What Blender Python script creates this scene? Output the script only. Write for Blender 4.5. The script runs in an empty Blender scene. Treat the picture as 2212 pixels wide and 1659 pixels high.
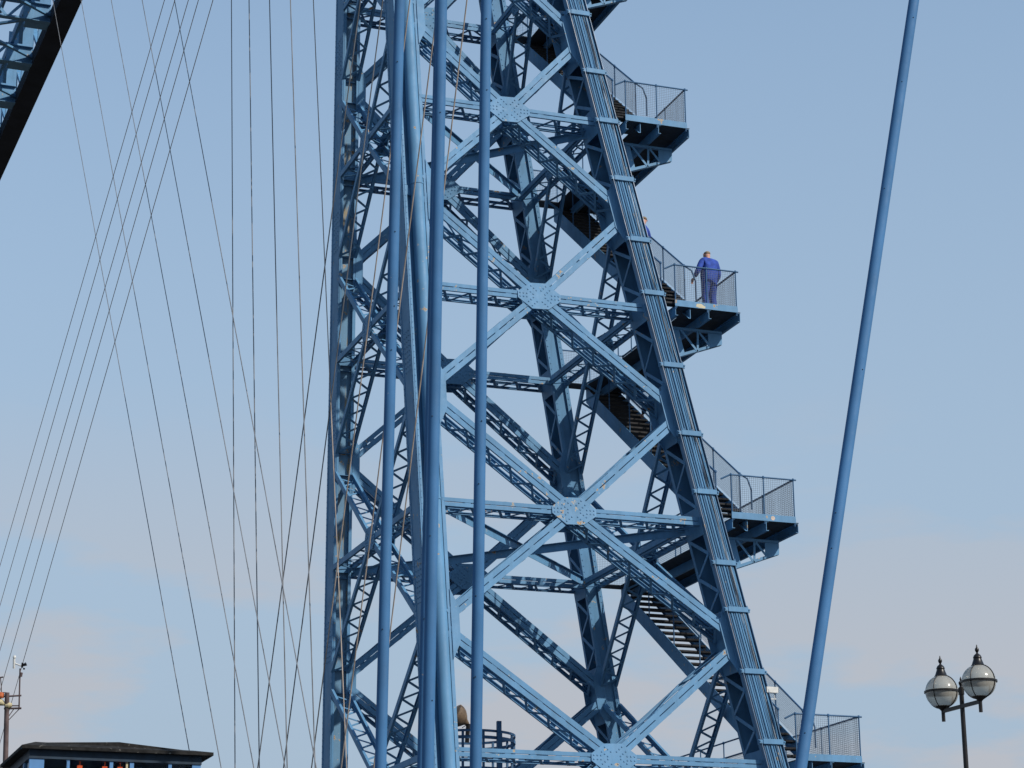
import bpy, bmesh, math, random
from mathutils import Vector as V, Matrix
random.seed(7)
scn = bpy.context.scene
R = math.radians

# ------------------------------------------------------------------ camera
CAM = V((-16.6578, -55.0772, 1.6))
FW = V((0.3246945, 0.9001981, 0.29020141))
RT = V((0.94134463, -0.33738049, -0.00668551))
UP = V((-0.09189001, -0.27535028, 0.95694224))
cd = bpy.data.cameras.new('camera')
cam = bpy.data.objects.new('camera', cd)
scn.collection.objects.link(cam)
cam.matrix_world = Matrix(((RT.x, UP.x, -FW.x, CAM.x), (RT.y, UP.y, -FW.y, CAM.y), (RT.z, UP.z, -FW.z, CAM.z), (0, 0, 0, 1)))
cd.sensor_width = 36.0
cd.lens = 36.0 * 5011.17 / 2212.0
cd.clip_start = 0.5
cd.clip_end = 6000
scn.camera = cam

# ------------------------------------------------------------------ sky, sun, exposure
SUN_EL = R(37)
sun_h = V((0.56, -0.828, 0)).normalized()
SUN_DIR = (sun_h * math.cos(SUN_EL) + V((0, 0, math.sin(SUN_EL)))).normalized()
world = bpy.data.worlds.new('World')
scn.world = world
world.use_nodes = True
nt = world.node_tree
nt.nodes.clear()
def N(tree, typ, **kw):
    n = tree.nodes.new(typ)
    for k, v in kw.items():
        setattr(n, k, v)
    return n
def L(tree, a, b): tree.links.new(a, b)
wo = N(nt, 'ShaderNodeOutputWorld')
bg = N(nt, 'ShaderNodeBackground')
bg.inputs['Strength'].default_value = 0.15
sky = N(nt, 'ShaderNodeTexSky', sky_type='NISHITA')
sky.sun_disc = False
sky.sun_elevation = SUN_EL
sky.sun_rotation = math.atan2(SUN_DIR.x, SUN_DIR.y)
sky.altitude = 0
sky.air_density = 1.0
sky.dust_density = 0.5
sky.ozone_density = 1.6
tc = N(nt, 'ShaderNodeTexCoord')
mp = N(nt, 'ShaderNodeMapping')
mp.inputs['Scale'].default_value = (1.0, 1.0, 3.4)
mp.inputs['Location'].default_value = (-4.9193, 8.3213, -6.7260)
no = N(nt, 'ShaderNodeTexNoise')
no.inputs['Scale'].default_value = 5.2
no.inputs['Detail'].default_value = 9
no.inputs['Roughness'].default_value = 0.56
ra = N(nt, 'ShaderNodeValToRGB')
ra.color_ramp.elements[0].position = 0.49
ra.color_ramp.elements[1].position = 0.575
sx = N(nt, 'ShaderNodeSeparateXYZ')
mr = N(nt, 'ShaderNodeMapRange')
mr.inputs['From Min'].default_value = 0.29
mr.inputs['From Max'].default_value = 0.15
mr.inputs['To Min'].default_value = 0.0
mr.inputs['To Max'].default_value = 0.9
mm = N(nt, 'ShaderNodeMath', operation='MULTIPLY')
mix = N(nt, 'ShaderNodeMix', data_type='RGBA')
mix.inputs['B'].default_value = (2.66, 2.76, 3.02, 1)
hs = N(nt, 'ShaderNodeHueSaturation')
hs.inputs['Saturation'].default_value = 1.0
L(nt, tc.outputs['Generated'], mp.inputs['Vector'])
L(nt, mp.outputs['Vector'], no.inputs['Vector'])
L(nt, no.outputs['Fac'], ra.inputs['Fac'])
L(nt, tc.outputs['Generated'], sx.inputs['Vector'])
L(nt, sx.outputs['Z'], mr.inputs['Value'])
L(nt, ra.outputs['Color'], mm.inputs[0])
L(nt, mr.outputs['Result'], mm.inputs[1])
L(nt, mm.outputs['Value'], mix.inputs['Factor'])
L(nt, sky.outputs['Color'], hs.inputs['Color'])
hz = N(nt, 'ShaderNodeMapRange')
hz.interpolation_type = 'SMOOTHSTEP'
for k_, v_ in (('From Min', 0.85), ('From Max', 0.02), ('To Min', 0.0), ('To Max', 1.0)): hz.inputs[k_].default_value = v_
hm = N(nt, 'ShaderNodeMix', data_type='RGBA')
hm.inputs['B'].default_value = (2.06, 2.60, 3.25, 1)
L(nt, sx.outputs['Z'], hz.inputs['Value']); L(nt, hz.outputs['Result'], hm.inputs['Factor'])
ml = N(nt, 'ShaderNodeMix', data_type='RGBA', blend_type='MULTIPLY')
ml.inputs['Factor'].default_value = 1.0
ml.inputs['B'].default_value = (0.86, 1.02, 1.03, 1)
L(nt, hs.outputs['Color'], ml.inputs['A'])
L(nt, ml.outputs['Result'], hm.inputs['A']); L(nt, hm.outputs['Result'], mix.inputs['A'])
L(nt, mix.outputs['Result'], bg.inputs['Color'])
L(nt, bg.outputs['Background'], wo.inputs['Surface'])

sl = bpy.data.lights.new('sun', 'SUN')
sl.energy = 3.8
sl.angle = R(0.5)
sl.color = (1.0, 0.93, 0.83)
so = bpy.data.objects.new('sun', sl)
scn.collection.objects.link(so)
so.rotation_euler = (-SUN_DIR).to_track_quat('-Z', 'Y').to_euler()
so.location = (30, -40, 60)

scn.view_settings.view_transform = 'Standard'
scn.view_settings.look = 'None'
scn.view_settings.gamma = 1.0
scn.view_settings.use_curve_mapping = False
scn.view_settings.exposure = 0.3

# ------------------------------------------------------------------ materials
def base_mat(name, rough=0.5, metal=0.0):
    m = bpy.data.materials.new(name)
    m.use_nodes = True
    t = m.node_tree
    b = t.nodes['Principled BSDF']
    b.inputs['Specular IOR Level'].default_value = 0.3
    b.inputs['Roughness'].default_value = rough
    b.inputs['Metallic'].default_value = metal
    return m, t, b
def ramp(t, pts):
    r = N(t, 'ShaderNodeValToRGB')
    e = r.color_ramp.elements
    while len(e) < len(pts): e.new(0.5)
    for i, (p, c) in enumerate(pts):
        e[i].position = p
        e[i].color = (*c, 1) if len(c) == 3 else c
    return r
def paint(name, col, rust=0.5, rough=0.58, dirt=0.35, streak=True, stain=None):
    """weathered gloss paint: tone drift, run-off streaks, chalky peel and rust spots"""
    m, t, b = base_mat(name, rough)
    g = N(t, 'ShaderNodeNewGeometry')
    n1 = N(t, 'ShaderNodeTexNoise'); n1.inputs['Scale'].default_value = 1.3; n1.inputs['Detail'].default_value = 6
    n2 = N(t, 'ShaderNodeTexNoise'); n2.inputs['Scale'].default_value = 1.0; n2.inputs['Detail'].default_value = 5
    ms = N(t, 'ShaderNodeMapping'); ms.inputs['Scale'].default_value = (9, 9, 0.55)
    n3 = N(t, 'ShaderNodeTexNoise'); n3.inputs['Scale'].default_value = 3.4; n3.inputs['Detail'].default_value = 9; n3.inputs['Roughness'].default_value = 0.68
    L(t, g.outputs['Position'], n1.inputs['Vector']); L(t, g.outputs['Position'], n3.inputs['Vector'])
    L(t, g.outputs['Position'], ms.inputs['Vector']); L(t, ms.outputs['Vector'], n2.inputs['Vector'])
    c = V(col)
    r1 = ramp(t, [(0.3, tuple(c * 0.86)), (0.7, tuple(c * 1.1))])
    L(t, n1.outputs['Fac'], r1.inputs['Fac'])
    r2 = ramp(t, [(0.38, (1, 1, 1)), (0.72, tuple(V((0.62, 0.63, 0.6)) * 1.0))])
    L(t, n2.outputs['Fac'], r2.inputs['Fac'])
    mu = N(t, 'ShaderNodeMix', data_type='RGBA', blend_type='MULTIPLY'); mu.inputs['Factor'].default_value = dirt if streak else 0.0
    L(t, r1.outputs['Color'], mu.inputs['A']); L(t, r2.outputs['Color'], mu.inputs['B'])
    last = mu.outputs['Result']
    if stain:
        rs_ = ramp(t, [(0.56, (0, 0, 0)), (0.68, (0.85, 0.85, 0.85))])
        L(t, n2.outputs['Fac'], rs_.inputs['Fac'])
        ms2 = N(t, 'ShaderNodeMix', data_type='RGBA'); ms2.inputs['B'].default_value = (*stain, 1)
        L(t, rs_.outputs['Color'], ms2.inputs['Factor']); L(t, last, ms2.inputs['A']); last = ms2.outputs['Result']
    if rust > 0:
        p0 = 0.74 - 0.11 * rust
        rr = ramp(t, [(p0, (0, 0, 0)), (p0 + 0.02, (1, 1, 1))])
        L(t, n3.outputs['Fac'], rr.inputs['Fac'])
        rc = ramp(t, [(p0, (0.46, 0.43, 0.34)), (p0 + 0.045, (0.30, 0.19, 0.10)), (p0 + 0.09, (0.11, 0.05, 0.03))])
        L(t, n3.outputs['Fac'], rc.inputs['Fac'])
        mx = N(t, 'ShaderNodeMix', data_type='RGBA')
        L(t, rr.outputs['Color'], mx.inputs['Factor']); L(t, last, mx.inputs['A']); L(t, rc.outputs['Color'], mx.inputs['B'])
        last = mx.outputs['Result']
    L(t, last, b.inputs['Base Color'])
    bp = N(t, 'ShaderNodeBump'); bp.inputs['Strength'].default_value = 0.12; bp.inputs['Distance'].default_value = 0.02
    L(t, n1.outputs['Fac'], bp.inputs['Height']); L(t, bp.outputs['Normal'], b.inputs['Normal'])
    rg = ramp(t, [(0.3, (rough - .07,) * 3), (0.7, (rough + .13,) * 3)])
    L(t, n3.outputs['Fac'], rg.inputs['Fac']); L(t, rg.outputs['Color'], b.inputs['Roughness'])
    return m
def plain(name, col, rough=0.5, var=0.25, scale=8, metal=0.0, bump=0.0):
    m, t, b = base_mat(name, rough, metal)
    g = N(t, 'ShaderNodeNewGeometry')
    n = N(t, 'ShaderNodeTexNoise'); n.inputs['Scale'].default_value = scale; n.inputs['Detail'].default_value = 6
    L(t, g.outputs['Position'], n.inputs['Vector'])
    c = V(col)
    r = ramp(t, [(0.3, tuple(c * (1 - var))), (0.7, tuple(c * (1 + var)))])
    L(t, n.outputs['Fac'], r.inputs['Fac']); L(t, r.outputs['Color'], b.inputs['Base Color'])
    if bump:
        bp = N(t, 'ShaderNodeBump'); bp.inputs['Strength'].default_value = bump; bp.inputs['Distance'].default_value = 0.03
        L(t, n.outputs['Fac'], bp.inputs['Height']); L(t, bp.outputs['Normal'], b.inputs['Normal'])
    return m
PALE = (0.092, 0.226, 0.385)
M = {
    'paint': paint('pale_blue_paint', PALE, rust=0.95),
    'paint_peel': paint('peeling_blue_paint', (0.098, 0.235, 0.395), rust=1.5),
    'paint_pipe': paint('pipe_blue_paint', (0.075, 0.165, 0.28), rust=0.9, rough=0.35),
    'paint_streak': paint('stained_blue_paint', (0.115, 0.235, 0.36), rust=1.1, stain=(0.30, 0.22, 0.10)),
    'pole': paint('deep_blue_paint', (0.040, 0.132, 0.280), rust=0.25, rough=0.72, dirt=0.15),
    'rail': paint('rail_blue_paint', (0.035, 0.10, 0.20), rust=0.2),
    'wire': plain('galvanised_wire', (0.09, 0.115, 0.15), 0.55, 0.2),
    'tread': plain('timber_tread', (0.024, 0.024, 0.026), 0.85, 0.4, 12),
    'grating': plain('walkway_plate', (0.025, 0.035, 0.05), 0.8, 0.3, 5),
    'cable_lit': plain('lit_rusty_wire_rope', (0.31, 0.26, 0.22), 0.6, 0.35, 2.5),  # rust brown with the sunlit tone put into the colour
    'cable_dark': plain('dark_wire_rope', (0.15, 0.155, 0.165), 0.55, 0.4, 1.6),  # darker grey copy of the rope colour
    'sheath_grey': plain('grey_cable_sheath', (0.30, 0.36, 0.42), 0.5, 0.3, 3),
    'sheath_dark': plain('dark_cable_sheath', (0.05, 0.065, 0.085), 0.5, 0.4, 3),
    'soffit': plain('dark_soffit', (0.014, 0.019, 0.032), 0.9, 0.4, 0.7),  # near-black navy for the boom's near bottom chord
    'felt': plain('roofing_felt', (0.013, 0.0125, 0.012), 0.95, 0.6, 9, bump=0.4),
    'hut_blue': paint('hut_blue_paint', (0.08, 0.20, 0.40), rust=0.1),
    'hut_dark': plain('shaded_blue_eaves', (0.010, 0.026, 0.048), 0.6, 0.3),  # eaves shadow put into this navy; the pole studs use it too
    'white': plain('white_frame', (0.55, 0.55, 0.53), 0.5, 0.12),
    'inside': plain('dark_interior', (0.05, 0.045, 0.04), 0.9, 0.4, 3),
    'orange': plain('orange_plastic', (0.75, 0.12, 0.03), 0.5, 0.1),
    'orange_lit': plain('orange_glow', (0.75, 0.12, 0.03), 0.5, 0.1),
    'orange_dull': plain('faded_orange', (0.42, 0.11, 0.04), 0.7, 0.3, 14),
    'black': plain('black_lamp_paint', (0.012, 0.010, 0.010), 0.35, 0.3),
    'mast': plain('brown_mast', (0.105, 0.075, 0.075), 0.7, 0.35, 6),
    'cream': plain('cream_horn', (0.42, 0.36, 0.22), 0.6, 0.15),
    'dome': plain('brown_dome', (0.16, 0.11, 0.07), 0.6, 0.25, 6),
    'skin': plain('skin', (0.46, 0.24, 0.17), 0.55, 0.12, 20),
    'hair': plain('short_grey_hair', (0.20, 0.15, 0.10), 0.8, 0.3, 60),
    'suit': plain('blue_coverall', (0.022, 0.055, 0.27), 0.85, 0.3, 9, bump=0.5),
    'suit_dark': plain('navy_coverall', (0.012, 0.016, 0.045), 0.85, 0.3, 9, bump=0.5),
    'boot': plain('black_boot', (0.012, 0.012, 0.013), 0.5, 0.3),
    'concrete': plain('concrete', (0.30, 0.29, 0.27), 0.9, 0.2, 2, bump=0.3),
    'ground': plain('tarmac_ground', (0.075, 0.075, 0.072), 0.95, 0.3, 0.6, bump=0.3),
    'water': plain('muddy_water', (0.075, 0.062, 0.045), 0.15, 0.2, 0.2, bump=0.3),
}
_t = M['felt'].node_tree; _p = _t.nodes['Principled BSDF']
_g = N(_t, 'ShaderNodeNewGeometry'); _n = N(_t, 'ShaderNodeTexNoise'); _n.inputs['Scale'].default_value = 16; _n.inputs['Detail'].default_value = 3
_r = ramp(_t, [(0.66, (0, 0, 0)), (0.70, (1, 1, 1))]); _m = N(_t, 'ShaderNodeMix', data_type='RGBA'); _m.inputs['B'].default_value = (0.13, 0.125, 0.11, 1)
_old = _p.inputs['Base Color'].links[0].from_socket
L(_t, _g.outputs['Position'], _n.inputs['Vector']); L(_t, _n.outputs['Fac'], _r.inputs['Fac']); L(_t, _r.outputs['Color'], _m.inputs['Factor']); L(_t, _old, _m.inputs['A']); L(_t, _m.outputs['Result'], _p.inputs['Base Color'])
def glass_mat():
    m, t, b = base_mat('window_glass', 0.05)
    b.inputs['Base Color'].default_value = (0.8, 0.85, 0.85, 1)
    b.inputs['Transmission Weight'].default_value = 1.0
    b.inputs['IOR'].default_value = 1.1
    return m
M['glass'] = glass_mat()
_b = M['orange_lit'].node_tree.nodes['Principled BSDF']
_b.inputs['Emission Color'].default_value = (0.9, 0.13, 0.04, 1)
_b.inputs['Emission Strength'].default_value = 0.45  # low emission added to brighten the orange squares
def globe_mat():
    m, t, b = base_mat('frosted_globe', 0.32)
    b.inputs['Base Color'].default_value = (0.60, 0.575, 0.51, 1)
    b.inputs['Transmission Weight'].default_value = 0.62
    b.inputs['IOR'].default_value = 1.12
    b.inputs['Coat Weight'].default_value = 0.8
    b.inputs['Coat Roughness'].default_value = 0.12
    return m
M['globe'] = globe_mat()

# ------------------------------------------------------------------ object helpers
COL = scn.collection
def wloc(o):
    p = V((0, 0, 0))
    while o is not None:
        p = p + o.location; o = o.parent
    return p
def tag(o, label=None, cat=None, group=None, kind=None):
    if label: o['label'] = label
    if cat: o['category'] = cat
    if group: o['group'] = group
    if kind: o['kind'] = kind
    return o
def thing(name, loc, label, cat, group=None):
    o = bpy.data.objects.new(name, None)
    o.empty_display_size = 0.2
    o.location = loc
    COL.objects.link(o)
    return tag(o, label, cat, group)
class MB:
    """collects boxes, prisms, tubes and polygons; build() links them as one mesh object"""
    def __init__(s): s.v = []; s.f = []
    def add(s, vs, fs):
        b = len(s.v); s.v += [V(p) for p in vs]; s.f += [tuple(b + i for i in f) for f in fs]
    HEX = [(0, 3, 2, 1), (4, 5, 6, 7), (0, 1, 5, 4), (1, 2, 6, 5), (2, 3, 7, 6), (3, 0, 4, 7)]
    def hexa(s, lo, hi): s.add(list(lo) + list(hi), MB.HEX)
    def box(s, a, b):
        x0, x1 = sorted((a[0], b[0])); y0, y1 = sorted((a[1], b[1])); z0, z1 = sorted((a[2], b[2]))
        s.hexa([(x0, y0, z0), (x1, y0, z0), (x1, y1, z0), (x0, y1, z0)], [(x0, y0, z1), (x1, y0, z1), (x1, y1, z1), (x0, y1, z1)])
    def bar(s, P, Q, a, b, wa, wb):
        """rectangular bar from P to Q, width wa along a, wb along b"""
        a = a * (wa / 2); b = b * (wb / 2)
        s.hexa([P - a - b, P + a - b, P + a + b, P - a + b], [Q - a - b, Q + a - b, Q + a + b, Q - a + b])
    def beam(s, P, Q, w, h=None, up=V((0, 0, 1))):
        P = V(P); Q = V(Q); t = (Q - P).normalized()
        if abs(t.dot(up)) > 0.98: up = V((1, 0, 0))
        a = t.cross(up).normalized(); b = a.cross(t)
        s.bar(P, Q, a, b, w, h or w)
    def tube(s, pts, r, n=8, cap=True):
        pts = [V(p) for p in pts]; k = len(pts); rs = r if isinstance(r, (list, tuple)) else [r] * k
        ring = []
        ref = None
        for i, p in enumerate(pts):
            t = (pts[min(i + 1, k - 1)] - pts[max(i - 1, 0)]).normalized()
            if ref is None:
                ref = V((0, 0, 1)) if abs(t.z) < 0.9 else V((1, 0, 0))
            a = t.cross(ref).normalized(); b = t.cross(a)
            ref = a.cross(t) if False else ref
            ring.append([p + (a * math.cos(2 * math.pi * j / n) + b * math.sin(2 * math.pi * j / n)) * rs[i] for j in range(n)])
        vs = [q for rg in ring for q in rg]
        fs = [(i * n + j, i * n + (j + 1) % n, (i + 1) * n + (j + 1) % n, (i + 1) * n + j) for i in range(k - 1) for j in range(n)]
        if cap: fs += [tuple(range(n))[::-1], tuple((k - 1) * n + j for j in range(n))]
        s.add(vs, fs)
    def lathe(s, c, prof, n=20, axis=V((0, 0, 1))):
        c = V(c); ax = axis.normalized(); a = ax.orthogonal().normalized(); b = ax.cross(a); k = len(prof)
        vs = [c + ax * z + (a * math.cos(2 * math.pi * j / n) + b * math.sin(2 * math.pi * j / n)) * r for r, z in prof for j in range(n)]
        fs = [(i * n + j, i * n + (j + 1) % n, (i + 1) * n + (j + 1) % n, (i + 1) * n + j) for i in range(k - 1) for j in range(n)]
        fs += [tuple(range(n))[::-1], tuple((k - 1) * n + j for j in range(n))]
        s.add(vs, fs)
    def poly(s, pts, d):
        """extrude a planar polygon by vector d"""
        n = len(pts); pts = [V(p) for p in pts]
        s.add(pts + [p + d for p in pts], [tuple(range(n))[::-1], tuple(range(n, 2 * n))] + [(i, (i + 1) % n, n + (i + 1) % n, n + i) for i in range(n)])
    def build(s, name, mat, parent=None, smooth=False, kind=None):
        o0 = wloc(parent) if parent else V((0, 0, 0))
        me = bpy.data.meshes.new(name)
        me.from_pydata([p - o0 for p in s.v], [], s.f)
        bm = bmesh.new(); bm.from_mesh(me); bmesh.ops.recalc_face_normals(bm, faces=bm.faces); bm.to_mesh(me); bm.free()
        me.materials.append(M[mat] if isinstance(mat, str) else mat)
        if smooth:
            for p in me.polygons: p.use_smooth = True
        o = bpy.data.objects.new(name, me)
        COL.objects.link(o)
        if parent: o.parent = parent
        if kind: o['kind'] = kind
        return o
def smooth_by_angle(o, ang=40):
    me = o.data
    for p in me.polygons: p.use_smooth = True
    bm = bmesh.new(); bm.from_mesh(me)
    for e in bm.edges:
        if len(e.link_faces) == 2 and e.calc_face_angle(0) > R(ang): e.smooth = False
    bm.to_mesh(me); bm.free()
UNIT = {}
def unit_box(mat):
    if mat not in UNIT:
        b = MB(); b.box((-.5, -.5, -.5), (.5, .5, .5))
        me = bpy.data.meshes.new('bar'); me.from_pydata(b.v, [], b.f); me.materials.append(M[mat]); UNIT[mat] = me
    return UNIT[mat]
def unit_bar(name, mat, parent, P, Q, a, b, wa, wb):
    """an object that shares one cube mesh, stretched into a bar from P to Q"""
    P = V(P); Q = V(Q); c = (P + Q) / 2 - wloc(parent); t = Q - P
    o = bpy.data.objects.new(name, unit_box(mat))
    o.parent = parent
    A = a * wa; B = b * wb
    o.matrix_basis = Matrix(((A.x, B.x, t.x, c.x), (A.y, B.y, t.y, c.y), (A.z, B.z, t.z, c.z), (0, 0, 0, 1)))
    COL.objects.link(o)
    return o
def pix(P):
    d = V(P) - CAM; z = d.dot(FW)
    return (1106 + 5011.17 * d.dot(RT) / z, 829.5 - 5011.17 * d.dot(UP) / z)

# ------------------------------------------------------------------ ground and river
g = MB(); g.add([(-1500, -1500, 0), (1500, -1500, 0), (1500, 12, 0), (-1500, 12, 0)], [(0, 1, 2, 3)])
tag(g.build('ground', 'ground'), kind='structure')
g = MB(); g.add([(-2500, 12, -3), (2500, 12, -3), (2500, 2500, -3), (-2500, 2500, -3)], [(0, 1, 2, 3)])
tag(g.build('river', 'water'), kind='structure')
g = MB(); g.box((-1500, 11.98, -4), (1500, 12.4, 0.05))
tag(g.build('quay_wall', 'concrete'), 'long concrete quay wall along the river edge', 'wall')

# ------------------------------------------------------------------ the tower
def xL(z): return -0.02513 * z
def xR(z): return 9.76293 - 0.198934 * z
def hw(z): return 5.42975 - 0.101233 * z
def axis(n, z): return V((xL(z) if n in 'AB' else xR(z), hw(z) if n in 'AC' else -hw(z), z))
Z = {1: 25.683, 2: 20.4949, 3: 14.8947, 4: 8.9113, 5: 2.55, 0: 30.49, -1: 34.94, -2: 39.05, -3: 42.85, -4: 46.3}
def mid(i): return (Z[i] + Z[i + 1]) / 2
tower = thing('lattice_tower', (4.0, 0.0, 0.0), 'tall pale blue riveted steel lattice tower with four leaning legs', 'tower')
GAUGE = {'A': (0.46, 0.84), 'B': (0.60, 0.80), 'C': (0.47, 0.86), 'D': (0.54, 1.04)}
RIV = []      # (position, normal)
ZB, ZT = 0.6, 49.5
def leg_prism(mb, n, x0, x1, y0, y1, z0=ZB, z1=ZT):
    lo = axis(n, z0); hi = axis(n, z1)
    q = [(x0, y0), (x1, y0), (x1, y1), (x0, y1)]
    mb.hexa([lo + V((a, b, 0)) for a, b in q], [hi + V((a, b, 0)) for a, b in q])
legs = {}
BARS = []     # lacing bars: (priority, parent, P, Q, a, b, wa, wb)
def want_bar(parent, P, Q, a, b, wa, wb, bonus=1.0):
    p = pix(P); q = pix(Q)
    inside = any(-20 < u[0] < 2232 and -20 < u[1] < 1679 for u in (p, q))
    l = math.hypot(p[0] - q[0], p[1] - q[1])
    BARS.append((l * bonus if inside else 0, parent, P, Q, a, b, wa, wb))
def zigzag(parent, P0, P1, n, half, m, off, pitch, w, bonus=1.0, t=0.012):
    """single lacing between two chords at +-half along n, lying in the plane at off along m"""
    a = P1 - P0; ln = a.length; a = a / ln
    k = max(2, int(round(ln / pitch)))
    for i in range(k):
        s = 1 if i % 2 == 0 else -1
        p = P0 + a * (ln * i / k) + n * (half * s) + m * off
        q = P0 + a * (ln * (i + 1) / k) - n * (half * s) + m * off
        tt = (q - p).normalized(); mm_ = (m - tt * m.dot(tt)).normalized(); aa = tt.cross(mm_)
        want_bar(parent, p, q, aa, mm_, w, t, bonus)

for n in 'ABCD':
    w, d = GAUGE[n]; hx = w / 2; hy = d / 2
    mb = MB()
    if n in 'AB':
        web = hy - (0.30 if n == 'B' else 0.13)
        leg_prism(mb, n, -hx, -hx + .018, -hy, hy)
        leg_prism(mb, n, hx - .018, hx, -hy, hy)
        if n == 'B': leg_prism(mb, n, -hx + .018, hx - .018, -web - .012, -web)
        leg_prism(mb, n, -hx + .018, hx - .018, web, web + .012)
        for s in (-1, 1):
            for e in (-1, 1):
                x = s * (hx - .018); leg_prism(mb, n, min(x, x - s * .055), max(x, x - s * .055), e * hy - .004 - .006, e * hy - .004 + .010)
                leg_prism(mb, n, s * hx, s * (hx + .014), e * hy - (.11 if e > 0 else -.002), e * hy + (.11 if e < 0 else -.002))
        # node plates that close the recess where the braces come in
        for i in range(-1, 5):
            for zc, hh in ((Z[i], .26), (mid(i) if i < 5 else 0, .30)):
                c = axis(n, zc); c0 = axis(n, zc - hh); c1 = axis(n, zc + hh)
                y = -hy + .03
                c0 = axis(n, zc - hh - .012); c1 = axis(n, zc - hh); e0 = axis(n, zc + hh - .012); e1 = axis(n, zc + hh)
                if n == 'A':
                    for f0, f1 in ((c0, c1), (e0, e1)):
                        q = [(-hx + .02, y), (hx - .02, y), (hx - .02, -web - .014), (-hx + .02, -web - .014)]
                        mb.hexa([f0 + V((a, b, 0)) for a, b in q], [f1 + V((a, b, 0)) for a, b in q])
                    if zc == Z.get(i):
                        f0 = axis(n, zc - .12); f1 = axis(n, zc + .12)
                        q = [(-hx + .02, y), (hx - .02, y), (hx - .02, y + .012), (-hx + .02, y + .012)]
                        mb.hexa([f0 + V((a, b, 0)) for a, b in q], [f1 + V((a, b, 0)) for a, b in q])
        zz = 1.0
        while zz < 33:
            c = axis(n, zz)
            for yy in (-hy + .05, hy - .05):
                RIV.append((c + V((-hx - .014, yy, 0)), V((-1, 0, 0))))
            if n == 'A':
                RIV.append((c + V((-hx + .09, -web - .012, 0)), V((0, -1, 0))))
                RIV.append((c + V((hx - .08, -web - .012, 0)), V((0, -1, 0))))
            else:
                RIV.append((c + V((-hx + .04, -hy - .004, 0)), V((0, -1, 0))))
            zz += 0.155
        for i in range(-1, 5):      # splice plates' rivet fields on the river side
            zc = mid(i) + .55
            for r_ in range(9):
                for c_ in range(3):
                    c = axis(n, zc + r_ * .13); RIV.append((c + V((-hx - .014, -.18 + c_ * .16, 0)), V((-1, 0, 0))))
    else:
        for sx_ in (-1, 1):
            for sy_ in (-1, 1):
                x = sx_ * hx; y = sy_ * hy
                leg_prism(mb, n, min(x, x - sx_ * .11), max(x, x - sx_ * .11), min(y, y - sy_ * .016), max(y, y - sy_ * .016))
                leg_prism(mb, n, min(x, x - sx_ * .016), max(x, x - sx_ * .016), min(y - sy_ * .018, y - sy_ * .12), max(y - sy_ * .018, y - sy_ * .12))
        leg_prism(mb, n, -hx + .02, hx - .02, -hy + .06, -hy + .075)
        leg_prism(mb, n, -hx + .02, hx - .02, hy - .075, hy - .06)
        leg_prism(mb, n, hx - .034, hx - .020, -hy + .08, hy - .08)  # solid side plate added to keep sun out of the leg's inside
        for i in range(-1, 5):
            for zc, hh in ((Z[i], .34), (mid(i), .75)):
                for sx_ in (-1, 1):
                    x = sx_ * (hx + .004)
                    lo = axis(n, zc - hh); hi = axis(n, zc + hh)
                    q = [(x - .008, -hy + .015), (x + .008, -hy + .015), (x + .008, hy - .015), (x - .008, hy - .015)]
                    mb.hexa([lo + V((a, b, 0)) for a, b in q], [hi + V((a, b, 0)) for a, b in q])
        zz = 1.0
        while zz < 33 and n == 'C':
            c = axis(n, zz)
            RIV.append((c + V((hx - .05, -hy - .001, 0)), V((0, -1, 0))))
            RIV.append((c + V((-hx + .05, -hy - .001, 0)), V((0, -1, 0))))
            zz += 0.16
    legs[n] = mb.build('leg', 'paint', tower)
    if n == 'A':
        mb = MB(); leg_prism(mb, n, -hx + .018, hx - .018, -web - .012, -web)
        tag(mb.build('web_plate', 'paint_streak', legs[n]), 'rust streaked recessed plate')
    if n in 'CD':
        for sx_ in (-1,):
            for i in range(-4, 5):
                for za, zb in ((Z[i] - .34, mid(i) + .75), (mid(i) - .75, Z[i + 1] + .34)):
                    zigzag(legs[n], axis(n, za), axis(n, zb), V((0, 1, 0)), hy - .08, V((1, 0, 0)), sx_ * (hx + .007), .52, .085, 1.0 if sx_ < 0 else 0.05)

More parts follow.
